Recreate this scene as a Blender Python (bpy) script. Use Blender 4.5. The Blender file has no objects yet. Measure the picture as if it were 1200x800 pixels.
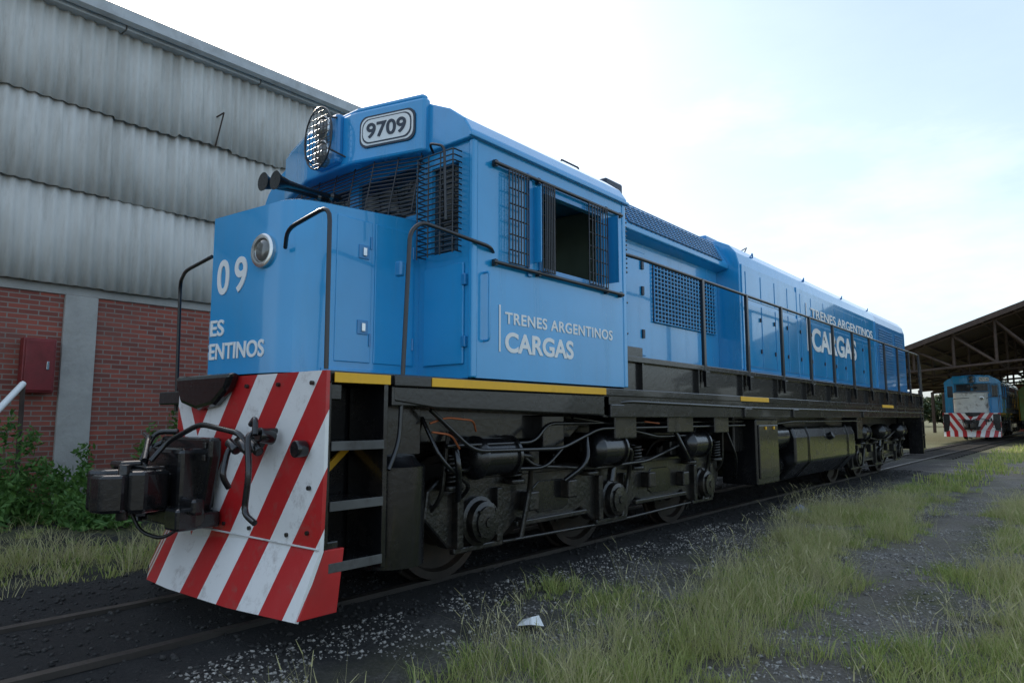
import bpy, math, random
import numpy as np
from mathutils import Vector, Matrix
random.seed(4); rng=np.random.default_rng(4)
scene=bpy.context.scene
COL=scene.collection
CUR=[None]

# ------------------------------------------------------------------ materials
def nd(nt,t,**k):
    n=nt.nodes.new(t)
    for a,b in k.items(): setattr(n,a,b)
    return n
def ramp(nt,fac,stops):
    r=nd(nt,'ShaderNodeValToRGB'); e=r.color_ramp.elements
    while len(e)<len(stops): e.new(0.5)
    for i,(p,c) in enumerate(stops):
        e[i].position=p; e[i].color=(*c,1) if len(c)==3 else c
    nt.links.new(fac,r.inputs['Fac']); return r.outputs['Color']
def noise(nt,scale,detail=4,rough=.6,vec=None,coord='Object',scl=None):
    n=nd(nt,'ShaderNodeTexNoise'); n.inputs['Scale'].default_value=scale
    n.inputs['Detail'].default_value=detail; n.inputs['Roughness'].default_value=rough
    tc=nd(nt,'ShaderNodeTexCoord'); src=tc.outputs[coord]
    if scl:
        mp=nd(nt,'ShaderNodeMapping'); mp.inputs['Scale'].default_value=scl
        nt.links.new(src,mp.inputs['Vector']); src=mp.outputs['Vector']
    nt.links.new(src,n.inputs['Vector']); return n.outputs['Fac']
def mixc(nt,f,a,b,mode='MIX'):
    m=nd(nt,'ShaderNodeMix',data_type='RGBA',blend_type=mode)
    for s,v in ((m.inputs[0],f),(m.inputs[6],a),(m.inputs[7],b)):
        if hasattr(v,'links'): nt.links.new(v,s)
        elif isinstance(v,(int,float)): s.default_value=v
        else: s.default_value=(*v,1)
    return m.outputs[2]
def bump(nt,h,strength,dist=.02):
    b=nd(nt,'ShaderNodeBump'); b.inputs['Strength'].default_value=strength; b.inputs['Distance'].default_value=dist
    nt.links.new(h,b.inputs['Height']); return b.outputs['Normal']
def newmat(name):
    m=bpy.data.materials.new(name); m.use_nodes=True
    nt=m.node_tree; return m,nt,nt.nodes['Principled BSDF']
def M(name,col,rough=.5,metal=0,var=.15,ns=3,coat=0,bmp=0,bs=30,dirt=None,dirta=.5,ds=2.5,dlo=.5,dhi=.75,scl=None):
    m,nt,p=newmat(name)
    f=noise(nt,ns,5,.6)
    c=ramp(nt,f,[(.3,tuple(x*(1-var) for x in col)),(.7,tuple(min(1,x*(1+var)) for x in col))])
    if dirt:
        g=noise(nt,ds,7,.7,scl=scl)
        gf=ramp(nt,g,[(dlo,(0,0,0)),(dhi,(dirta,)*3)])
        c=mixc(nt,gf,c,dirt)
        rr=nd(nt,'ShaderNodeMath',operation='MULTIPLY_ADD'); nt.links.new(gf,rr.inputs[0]); rr.inputs[1].default_value=.5; rr.inputs[2].default_value=rough
        nt.links.new(rr.outputs[0],p.inputs['Roughness'])
    else: p.inputs['Roughness'].default_value=rough
    nt.links.new(c,p.inputs['Base Color'])
    p.inputs['Metallic'].default_value=metal
    p.inputs['Coat Weight'].default_value=coat; p.inputs['Coat Roughness'].default_value=.04
    if bmp: nt.links.new(bump(nt,noise(nt,bs,3),bmp),p.inputs['Normal'])
    return m
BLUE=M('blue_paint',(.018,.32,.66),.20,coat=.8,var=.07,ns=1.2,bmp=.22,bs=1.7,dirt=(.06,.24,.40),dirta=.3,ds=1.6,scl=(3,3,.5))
BLUED=M('blue_paint_dark',(.014,.22,.50),.28,coat=.6,var=.08,bmp=.15,bs=3)  # darker blue for fittings, roof parts and rear hood
BLACK=M('chassis_black',(.007,.007,.008),.24,var=.3,coat=.35,dirt=(.045,.034,.025),dirta=.4,ds=4,dlo=.52,dhi=.84,bmp=.10,bs=22)
GREASE=M('running_gear',(.011,.010,.009),.32,var=.4,coat=.25,dirt=(.09,.06,.036),dirta=.6,ds=5,dlo=.50,dhi=.82,bmp=.35,bs=26)
WHEELM=M('wheel_steel',(.035,.027,.022),.5,metal=.3,var=.3,dirt=(.12,.07,.04),dirta=.6)
RAILM=M('rail_steel',(.05,.042,.036),.5,metal=.3,var=.3,dirt=(.05,.038,.03),dirta=.8,ds=6)
TUBE=M('handrail_black',(.012,.012,.014),.32,coat=.3)
YELL=M('yellow_paint',(.85,.46,.02),.5,var=.08,dirt=(.25,.17,.07),dirta=.3,ds=6)
WHITE=M('white_paint',(.84,.84,.82),.5,var=.02)
DIRTYW=M('white_paint_worn',(.66,.66,.64),.5,var=.1,dirt=(.12,.08,.06),dirta=.8,ds=2.2,dlo=.52,dhi=.66)
NUMB=M('number_black',(.02,.03,.05),.4)
STEPG=M('step_edge_steel',(.08,.08,.076),.5,var=.3,dirt=(.04,.03,.025),dirta=.8,ds=9)
CHROME=M('lamp_rim',(.7,.7,.68),.2,metal=.9)
LENS=M('lamp_glass',(.12,.12,.11),.05,coat=1)
GLASS=M('dark_glass',(.012,.016,.018),.04,coat=1,var=.2)
INTER=M('cab_interior',(.20,.27,.20),.6)
REDBOX=M('red_enamel',(.20,.018,.018),.45,dirt=(.08,.02,.015),dirta=.6,coat=.1)
COPPER=M('copper_pipe',(.45,.13,.05),.4,metal=.5)
CONC=M('concrete',(.40,.38,.35),.85,var=.15,bmp=.5,bs=14,dirt=(.17,.16,.13),dirta=.7,ds=1.5)
RUSTY=M('rusty_iron',(.065,.042,.032),.75,var=.35,ns=4)
GREENP=M('wagon_green',(.22,.32,.08),.5,dirt=(.3,.2,.07),dirta=.7)
SLEEP=M('sleeper_wood',(.03,.026,.022),.85,var=.3,bmp=.6)
GALV=M('gutter_zinc',(.48,.49,.49),.55,var=.15,dirt=(.24,.22,.19),dirta=.5)
GUSS=M('gusset_red',(.50,.02,.02),.45,dirt=(.2,.06,.05),dirta=.4)

def stripes():
    m,nt,p=newmat('chevron_stripes')
    tc=nd(nt,'ShaderNodeTexCoord'); s=nd(nt,'ShaderNodeSeparateXYZ'); nt.links.new(tc.outputs['Object'],s.inputs[0])
    def mt(op,a,b=None,c=None):
        n=nd(nt,'ShaderNodeMath',operation=op)
        for i,v in enumerate((a,b,c)):
            if v is None: continue
            if hasattr(v,'links'): nt.links.new(v,n.inputs[i])
            else: n.inputs[i].default_value=v
        return n.outputs[0]
    ax=mt('ABSOLUTE',mt('ADD',s.outputs['X'],.02))
    v=mt('MULTIPLY_ADD',s.outputs['Z'],-.72,ax)
    v=mt('ADD',v,mt('MULTIPLY',s.outputs['Y'],1.3))
    fr=mt('FRACT',mt('ADD',mt('MULTIPLY',v,1/.47),.28))
    g=mt('GREATER_THAN',fr,.5)
    c=mixc(nt,g,(.50,.016,.018),(.82,.81,.79))
    d=ramp(nt,noise(nt,6,9,.78),[(.54,(0,0,0)),(.76,(.65,.65,.65))])
    c=mixc(nt,d,c,(.20,.14,.11))
    nt.links.new(c,p.inputs['Base Color']); p.inputs['Roughness'].default_value=.35; p.inputs['Coat Weight'].default_value=.3
    nt.links.new(bump(nt,noise(nt,5,4),.3),p.inputs['Normal'])
    return m
STRIPE=stripes()

def brickmat():
    m,nt,p=newmat('red_brick')
    tc=nd(nt,'ShaderNodeTexCoord'); s=nd(nt,'ShaderNodeSeparateXYZ'); nt.links.new(tc.outputs['Object'],s.inputs[0])
    c=nd(nt,'ShaderNodeCombineXYZ'); nt.links.new(s.outputs['Y'],c.inputs[0]); nt.links.new(s.outputs['Z'],c.inputs[1])
    b=nd(nt,'ShaderNodeTexBrick'); nt.links.new(c.outputs[0],b.inputs['Vector'])
    b.inputs['Scale'].default_value=1; b.inputs['Brick Width'].default_value=.26; b.inputs['Row Height'].default_value=.075
    b.inputs['Mortar Size'].default_value=.009; b.inputs['Color1'].default_value=(.34,.085,.055,1); b.inputs['Color2'].default_value=(.17,.05,.038,1)
    b.inputs['Mortar'].default_value=(.25,.20,.17,1); b.inputs['Bias'].default_value=-.1
    d=ramp(nt,noise(nt,1.2,6,.7),[(.45,(0,0,0)),(.8,(.65,.65,.65))])
    col=mixc(nt,d,b.outputs['Color'],(.13,.08,.065))
    nt.links.new(col,p.inputs['Base Color']); p.inputs['Roughness'].default_value=.85
    nt.links.new(bump(nt,b.outputs['Fac'],-.5,.01),p.inputs['Normal'])
    return m
BRICK=brickmat()
def asbestos():
    m,nt,p=newmat('fibre_cement_sheet')
    f=noise(nt,.8,8,.65,scl=(1,1.5,.5)); g=noise(nt,7,6,.75,scl=(1,1,.12))
    c=ramp(nt,f,[(.3,(.47,.45,.41)),(.5,(.57,.55,.51)),(.72,(.67,.65,.61))])
    c=mixc(nt,ramp(nt,g,[(.50,(0,0,0)),(.74,(.5,.5,.5))]),c,(.28,.25,.21))
    nt.links.new(c,p.inputs['Base Color']); p.inputs['Roughness'].default_value=.95
    nt.links.new(bump(nt,noise(nt,40,4),.2),p.inputs['Normal'])
    return m
ASB=asbestos()

def groundmat():
    m,nt,p=newmat('ground_cinder_soil')
    tc=nd(nt,'ShaderNodeTexCoord'); s=nd(nt,'ShaderNodeSeparateXYZ'); nt.links.new(tc.outputs['Object'],s.inputs[0])
    fine=noise(nt,38,8,.8); mid=noise(nt,1.3,6,.65); patch=noise(nt,.9,7,.7)
    grav=ramp(nt,fine,[(.30,(.06,.052,.045)),(.5,(.17,.155,.135)),(.66,(.40,.37,.33))])
    earth=ramp(nt,fine,[(.30,(.022,.018,.015)),(.6,(.07,.056,.044)),(.75,(.17,.14,.11))])
    grav=mixc(nt,ramp(nt,patch,[(.44,(0,0,0)),(.58,(.9,.9,.9))]),grav,earth)
    cind=ramp(nt,fine,[(.35,(.008,.008,.009)),(.6,(.026,.024,.023)),(.75,(.085,.078,.07))])
    wob=nd(nt,'ShaderNodeMath',operation='MULTIPLY_ADD'); nt.links.new(mid,wob.inputs[0]); wob.inputs[1].default_value=-2.2; nt.links.new(s.outputs['X'],wob.inputs[2])
    mr=nd(nt,'ShaderNodeMapRange'); nt.links.new(wob.outputs[0],mr.inputs['Value']); mr.inputs['From Min'].default_value=-4.8; mr.inputs['From Max'].default_value=-3.7
    c=mixc(nt,mr.outputs[0],cind,grav)
    pw=nd(nt,'ShaderNodeMath',operation='MULTIPLY_ADD'); nt.links.new(mid,pw.inputs[0]); pw.inputs[1].default_value=1.8; nt.links.new(s.outputs['X'],pw.inputs[2])
    pa=nd(nt,'ShaderNodeMath',operation='ADD'); nt.links.new(pw.outputs[0],pa.inputs[0]); pa.inputs[1].default_value=.6
    pb=nd(nt,'ShaderNodeMath',operation='ABSOLUTE'); nt.links.new(pa.outputs[0],pb.inputs[0])
    pm=nd(nt,'ShaderNodeMapRange'); nt.links.new(pb.outputs[0],pm.inputs['Value']); pm.inputs['From Min'].default_value=.55; pm.inputs['From Max'].default_value=.15; pm.inputs['To Max'].default_value=.6
    path=ramp(nt,fine,[(.30,(.09,.075,.058)),(.55,(.22,.19,.155)),(.7,(.38,.34,.29))])
    soil=ramp(nt,noise(nt,14,6,.75),[(.35,(.05,.055,.022)),(.6,(.14,.14,.06)),(.75,(.27,.25,.13))])
    sf=ramp(nt,mid,[(.46,(0,0,0)),(.60,(.8,.8,.8))])
    xr=nd(nt,'ShaderNodeMapRange'); nt.links.new(s.outputs['X'],xr.inputs['Value']); xr.inputs['From Min'].default_value=-3.4; xr.inputs['From Max'].default_value=-2.6
    xl=nd(nt,'ShaderNodeMapRange'); nt.links.new(s.outputs['X'],xl.inputs['Value']); xl.inputs['From Min'].default_value=-6.6; xl.inputs['From Max'].default_value=-7.6
    yr=nd(nt,'ShaderNodeMapRange'); nt.links.new(s.outputs['Y'],yr.inputs['Value']); yr.inputs['From Min'].default_value=22; yr.inputs['From Max'].default_value=40; yr.inputs['To Max'].default_value=.8
    mx=nd(nt,'ShaderNodeMath',operation='MAXIMUM'); nt.links.new(xr.outputs[0],mx.inputs[0]); nt.links.new(xl.outputs[0],mx.inputs[1])
    mx2=nd(nt,'ShaderNodeMath',operation='MULTIPLY'); nt.links.new(mx.outputs[0],mx2.inputs[0]); nt.links.new(sf,mx2.inputs[1])
    mx3=nd(nt,'ShaderNodeMath',operation='MAXIMUM'); nt.links.new(mx2.outputs[0],mx3.inputs[0]); nt.links.new(yr.outputs[0],mx3.inputs[1])
    c=mixc(nt,mx3.outputs[0],c,soil)
    c=mixc(nt,pm.outputs[0],c,path)
    nt.links.new(c,p.inputs['Base Color']); p.inputs['Roughness'].default_value=.95
    nt.links.new(bump(nt,fine,.9,.035),p.inputs['Normal'])
    return m
def leafmat(name,c1,c2,c3,tr=.35):
    m,nt,p=newmat(name)
    g=nd(nt,'ShaderNodeNewGeometry')
    c=ramp(nt,g.outputs['Random Per Island'],[(0,c1),(.5,c2),(1,c3)])
    f=noise(nt,.9,3)
    c=mixc(nt,ramp(nt,f,[(.35,(0,0,0)),(.65,(.55,.55,.55))]),c,c3)
    nt.links.new(c,p.inputs['Base Color']); p.inputs['Roughness'].default_value=.6
    if tr:
        t=nd(nt,'ShaderNodeBsdfTranslucent'); nt.links.new(c,t.inputs['Color'])
        mx=nd(nt,'ShaderNodeMixShader'); mx.inputs[0].default_value=tr
        nt.links.new(p.outputs[0],mx.inputs[1]); nt.links.new(t.outputs[0],mx.inputs[2])
        nt.links.new(mx.outputs[0],nt.nodes['Material Output'].inputs['Surface'])
    return m
GRASS=leafmat('grass_blades',(.13,.24,.03),(.27,.37,.07),(.50,.47,.19))
STRAW=leafmat('dry_grass',(.44,.40,.20),(.62,.55,.32),(.38,.37,.15))
LEAF=leafmat('weed_leaves',(.045,.13,.025),(.08,.19,.04),(.15,.27,.06))
TREEL=leafmat('tree_leaves',(.02,.04,.015),(.035,.06,.02),(.06,.08,.03),.2)
STONE=leafmat('ballast_stone',(.06,.056,.05),(.17,.155,.14),(.44,.41,.37),0)

# ------------------------------------------------------------------ geometry helpers
def link(o,name):
    o.name=name; COL.objects.link(o)
    if CUR[0] is not None: o.parent=CUR[0]
    return o
def mesh(name,v,f,m,bevel=0,smooth=False,seg=2):
    me=bpy.data.meshes.new(name); me.from_pydata([tuple(map(float,x)) for x in v],[],f); me.update()
    me.materials.append(m); o=bpy.data.objects.new(name,me); link(o,name)
    if smooth:
        me.polygons.foreach_set('use_smooth',[True]*len(me.polygons))
    if bevel:
        b=o.modifiers.new('b','BEVEL'); b.width=bevel; b.segments=seg; b.limit_method='ANGLE'; b.angle_limit=math.radians(25)
    return o
def empty(name,loc=(0,0,0)):
    e=bpy.data.objects.new(name,None); e.location=loc; e.name=name; COL.objects.link(e); CUR[0]=e; return e
def box(name,x0,x1,y0,y1,z0,z1,m,bevel=.006):
    v=[(x,y,z) for x in (x0,x1) for y in (y0,y1) for z in (z0,z1)]
    f=[(0,1,3,2),(4,6,7,5),(0,4,5,1),(2,3,7,6),(0,2,6,4),(1,5,7,3)]
    return mesh(name,v,f,m,bevel)
def boxes(name,L,m,bevel=0):
    V=[];F=[]
    for (x0,x1,y0,y1,z0,z1) in L:
        b=len(V); V+=[(x,y,z) for x in (x0,x1) for y in (y0,y1) for z in (z0,z1)]
        F+=[tuple(i+b for i in q) for q in [(0,1,3,2),(4,6,7,5),(0,4,5,1),(2,3,7,6),(0,2,6,4),(1,5,7,3)]]
    return mesh(name,V,F,m,bevel)
def recalc(o):
    import bmesh
    bm=bmesh.new(); bm.from_mesh(o.data); bmesh.ops.recalc_face_normals(bm,faces=bm.faces); bm.to_mesh(o.data); bm.free()
def prism(name,pts,axis,a0,a1,m,bevel=0,smooth=False,seg=2):
    def P(p,a):
        if axis=='y': return (p[0],a,p[1])
        if axis=='x': return (a,p[0],p[1])
        return (p[0],p[1],a)
    n=len(pts); v=[P(p,a0) for p in pts]+[P(p,a1) for p in pts]
    f=[tuple(range(n)),tuple(range(2*n-1,n-1,-1))]+[(i,(i+n),((i+1)%n)+n,(i+1)%n) for i in range(n)]
    o=mesh(name,v,f,m,bevel,smooth,seg)
    recalc(o)
    return o
def cyl(name,p0,p1,r,m,r2=None,n=24,bevel=.008):
    p0=Vector(p0);p1=Vector(p1); d=(p1-p0).normalized(); a=d.orthogonal().normalized(); b=d.cross(a); r2=r if r2 is None else r2
    v=[];
    for p,rr in((p0,r),(p1,r2)):
        for i in range(n):
            t=2*math.pi*i/n; v.append(p+a*math.cos(t)*rr+b*math.sin(t)*rr)
    f=[tuple(range(n-1,-1,-1)),tuple(range(n,2*n))]+[(i,(i+1)%n,(i+1)%n+n,i+n) for i in range(n)]
    o=mesh(name,v,f,m,0,False)
    o.data.polygons.foreach_set('use_smooth',[False,False]+[True]*n)
    if bevel:
        bv=o.modifiers.new('b','BEVEL'); bv.width=bevel; bv.segments=2; bv.limit_method='ANGLE'; bv.angle_limit=math.radians(40)
    return o
def lathe(name,c,axis,prof,m,n=32):
    d=Vector(axis).normalized(); a=d.orthogonal().normalized(); b=d.cross(a); c=Vector(c); v=[];f=[]
    for (t,r) in prof:
        for i in range(n):
            q=2*math.pi*i/n; v.append(c+d*t+a*math.cos(q)*r+b*math.sin(q)*r)
    k=len(prof)
    for j in range(k-1):
        for i in range(n): f.append((j*n+i,j*n+(i+1)%n,(j+1)*n+(i+1)%n,(j+1)*n+i))
    f.append(tuple(range(n-1,-1,-1))); f.append(tuple((k-1)*n+i for i in range(n)))
    o=mesh(name,v,f,m); o.data.polygons.foreach_set('use_smooth',[True]*(len(f)-2)+[False]*2)
    o.modifiers.new('es','EDGE_SPLIT').split_angle=math.radians(35)
    return o
def fillet(pts,r=.06,k=4):
    pts=[Vector(p) for p in pts]; out=[pts[0]]
    for i in range(1,len(pts)-1):
        a,b,c=pts[i-1:i+2]; d1=(a-b);d2=(c-b); rr=min(r,d1.length*.45,d2.length*.45)
        s=b+d1.normalized()*rr; e=b+d2.normalized()*rr
        for j in range(k+1):
            t=j/k; out.append(s*(1-t)**2+b*2*t*(1-t)+e*t*t)
    out.append(pts[-1]); return out
def tubes(name,lines,r,m,fil=0.06,res=2):
    cu=bpy.data.curves.new(name,'CURVE'); cu.dimensions='3D'; cu.bevel_depth=r; cu.bevel_resolution=res; cu.use_fill_caps=True
    for L in lines:
        P=fillet(L,fil) if (fil and len(L)>2) else [Vector(p) for p in L]
        s=cu.splines.new('POLY'); s.points.add(len(P)-1)
        for i,p in enumerate(P): s.points[i].co=(*p,1)
    cu.materials.append(m); o=bpy.data.objects.new(name,cu); return link(o,name)
def wall(name,axis,c,u0,u1,v0,v1,holes,th,m):
    us=sorted({u0,u1,*[h[0] for h in holes],*[h[1] for h in holes]}); vs=sorted({v0,v1,*[h[2] for h in holes],*[h[3] for h in holes]})
    V=[];idx={};F=[]
    for i,u in enumerate(us):
        for j,w in enumerate(vs):
            idx[i,j]=len(V); V.append((c,u,w) if axis=='x' else (u,c,w))
    for i in range(len(us)-1):
        for j in range(len(vs)-1):
            cu=(us[i]+us[i+1])/2; cv=(vs[j]+vs[j+1])/2
            if any(h[0]<cu<h[1] and h[2]<cv<h[3] for h in holes): continue
            F.append((idx[i,j],idx[i+1,j],idx[i+1,j+1],idx[i,j+1]))
    o=mesh(name,V,F,m); s=o.modifiers.new('s','SOLIDIFY'); s.thickness=th; s.offset=0
    return o
def text(name,body,org,xd,w,h,m,ext=.003,bold=.012,up=(0,0,1),sp=1.0):
    cu=bpy.data.curves.new(name,'FONT'); cu.body=body; cu.extrude=ext; cu.offset=bold; cu.size=1; cu.space_character=sp
    cu.materials.append(m); o=bpy.data.objects.new(name,cu); link(o,name)
    bpy.context.view_layer.update()
    bb=[Vector(c) for c in o.bound_box]; mx=max(b.x for b in bb); mn=min(b.x for b in bb); my=max(b.y for b in bb); mny=min(b.y for b in bb)
    sx=w/(mx-mn); sy=h/(my-mny)
    X=Vector(xd).normalized(); U=Vector(up).normalized(); N=X.cross(U)
    O=Vector(org)-X*mn*sx-U*mny*sy
    o.matrix_local=Matrix(((X.x*sx,U.x*sy,N.x,O.x),(X.y*sx,U.y*sy,N.y,O.y),(X.z*sx,U.z*sy,N.z,O.z),(0,0,0,1)))
    return o

# ------------------------------------------------------------------ locomotive
def truck(ax,tag):
    a,b,c=ax
    for s in (1,-1):
        x0,x1=(.88,.99) if s>0 else (-.99,-.88)
        def arch(y): return [(y-.30,.42),(y-.21,.42),(y-.21,.62),(y-.12,.74),(y+.12,.74),(y+.21,.62),(y+.21,.42),(y+.30,.42)]
        lower=arch(a)+[(a+.50,.56),(a+.72,.50),(b-.72,.50),(b-.50,.56)]+arch(b)+[(b+.50,.56),(b+.72,.50),(c-.72,.50),(c-.50,.56)]+arch(c)
        P=[(a-.55,.66),(a-.52,.86),(a-.40,.95),(a+.30,.98),(b-.55,.98),(b-.3,1.05),(b+.3,1.05),(b+.55,.98),(c-.3,.98),(c+.40,.95),(c+.52,.86),(c+.55,.66)]+lower[::-1]
        prism(f'{tag}_sideframe_{s}',P,'x',x0,x1,GREASE,.018)
        def rng_(p,q): return (min(s*p,s*q),max(s*p,s*q))
        X=rng_(.985,1.035)
        boxes(f'{tag}_frame_flanges_{s}',[(*X,a-.40,b-.5,.925,.965),(*X,b+.5,c+.4,.925,.965),(*X,a+.45,b-.45,.50,.545),(*X,b+.45,c-.45,.50,.545)],GREASE,.01)
        for k,y in enumerate(((a+b)/2,(b+c)/2)):
            prism(f'{tag}_lightening_hole_{k}_{s}',[(y-.26,.62),(y-.18,.58),(y+.18,.58),(y+.26,.62),(y+.26,.80),(y+.18,.85),(y-.18,.85),(y-.26,.80)],'x',*rng_(.985,1.0),BLACK,.01)  # no opening cut: raised black plate stands in for the hole's shadowed inside
        for i,y in enumerate(ax):
            lathe(f'{tag}_wheel_{i}_{s}',(s*.60,y,.60),(-s,0,0),[(0,.12),(.01,.2),(.05,.24),(.05,.42),(0,.44),(0,.50),(.11,.505),(.12,.53),(.15,.53)],WHEELM,40)
            xx=.98 if s>0 else -.98
            lathe(f'{tag}_journal_{i}_{s}',(xx-.02*s,y,.60),(s,0,0),[(0,.19),(.07,.19),(.08,.16),(.14,.155),(.15,.12),(.17,.12),(.175,.04),(.185,.04)],GREASE,28)
            boxes(f'{tag}_pedestal_{i}_{s}',[(min(xx,xx+.07*s),max(xx,xx+.07*s),y-.26,y-.19,.42,.84),(min(xx,xx+.07*s),max(xx,xx+.07*s),y+.19,y+.26,.42,.84),(min(xx,xx+.05*s),max(xx,xx+.05*s),y-.28,y+.28,.38,.425)],GREASE,.01)
            tubes(f'{tag}_bolts_{i}_{s}',[[(xx+.13*s,y+.12*math.cos(t),.60+.12*math.sin(t)),(xx+.155*s,y+.12*math.cos(t),.60+.12*math.sin(t))] for t in (.8,2.4,4,5.5)],.014,GREASE,0)
            for e in (-1,1):
                prism(f'{tag}_brake_shoe_{i}_{s}_{e}',[(y+e*.50,.35),(y+e*.57,.45),(y+e*.62,.62),(y+e*.57,.8),(y+e*.52,.8),(y+e*.545,.62),(y+e*.50,.5)],'x',s*.60-.05,s*.60+.05,GREASE,.01)
                tubes(f'{tag}_brake_hanger_{i}_{s}_{e}',[[(s*.74,y+e*.58,1.05),(s*.74,y+e*.60,.6),(s*.74,y+e*.55,.42)]],.022,GREASE)
        for k,y in enumerate((a-.33,a+.40,c-.40,c+.33,b-.43,b+.43)):
            L=[(s*1.05+.055*math.cos(t*.5),y+.055*math.sin(t*.5),.90+.22*t/84*1.0) for t in range(0,84)]
            tubes(f'{tag}_spring_{k}_{s}',[L],.014,GREASE,0)
            cyl(f'{tag}_spring_seat_{k}_{s}',(s*1.05,y,.86),(s*1.05,y,.90),.09,GREASE,n=16)
        for k,y in enumerate((a-.02,b-.35,c-.55)):
            lathe(f'{tag}_brake_cylinder_{k}_{s}',(s*1.16,y-.26,1.10),(0,1,0),[(0,.05),(.02,.11),(.05,.145),(.07,.165),(.09,.165),(.09,.145),(.44,.145),(.44,.165),(.47,.165),(.48,.10),(.56,.04),(.62,.035)],BLACK,28)
            tubes(f'{tag}_brake_rod_{k}_{s}',[[(s*1.16,y+.3,1.1),(s*1.16,y+.52,1.08),(s*1.08,y+.58,.8),(s*1.05,y+.50,.42)]],.024,GREASE,.05)
        tubes(f'{tag}_sand_pipe_{s}',[[(s*1.1,a-.42,1.3),(s*1.08,a-.46,.8),(s*.7,a-.5,.5),(s*.58,a-.42,.22)],[(s*1.1,c+.45,1.3),(s*1.08,c+.48,.8),(s*.7,c+.52,.5),(s*.58,c+.44,.22)],
              [(s*1.16,a+.2,1.22),(s*1.16,a+.5,1.0),(s*1.14,b-.5,.93),(s*1.14,b+.5,.95),(s*1.16,c-.3,1.2)]],.018,GREASE,.12)
        tubes(f'{tag}_tie_rod_{s}',[[(s*1.0,a+.3,.40),(s*1.0,b,.37),(s*1.0,c-.3,.40)]],.016,GREASE,.3)
        boxes(f'{tag}_brackets_{s}',[(min(s*.98,s*1.09),max(s*.98,s*1.09),y-.07,y+.07,z,z+.16) for y,z in ((a+.62,.98),(b-.75,.68),(b+.72,.66),(c-.85,.98),(a+.62,.62),(c-.55,.62))],GREASE,.015)
        lathe(f'{tag}_shock_{s}',(s*1.08,b-.1,.78),(0,.25,1),[(0,.045),(.18,.045),(.18,.03),(.42,.03)],BLACK,16)
    box(tag+'_bolster',-.9,.9,b-.35,b+.35,.75,1.25,GREASE,.03)
    box(tag+'_transom_a',-.86,.86,a+.7,a+1.1,.6,.95,GREASE,.03)
    box(tag+'_transom_b',-.86,.86,c-1.1,c-.7,.6,.95,GREASE,.03)
    for i,y in enumerate(ax):
        cyl(f'{tag}_axle_{i}',(-.9,y,.6),(.9,y,.6),.09,GREASE)
        cyl(f'{tag}_traction_motor_{i}',(-.42,y+.42,.62),(.42,y+.42,.62),.34,GREASE)

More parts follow.
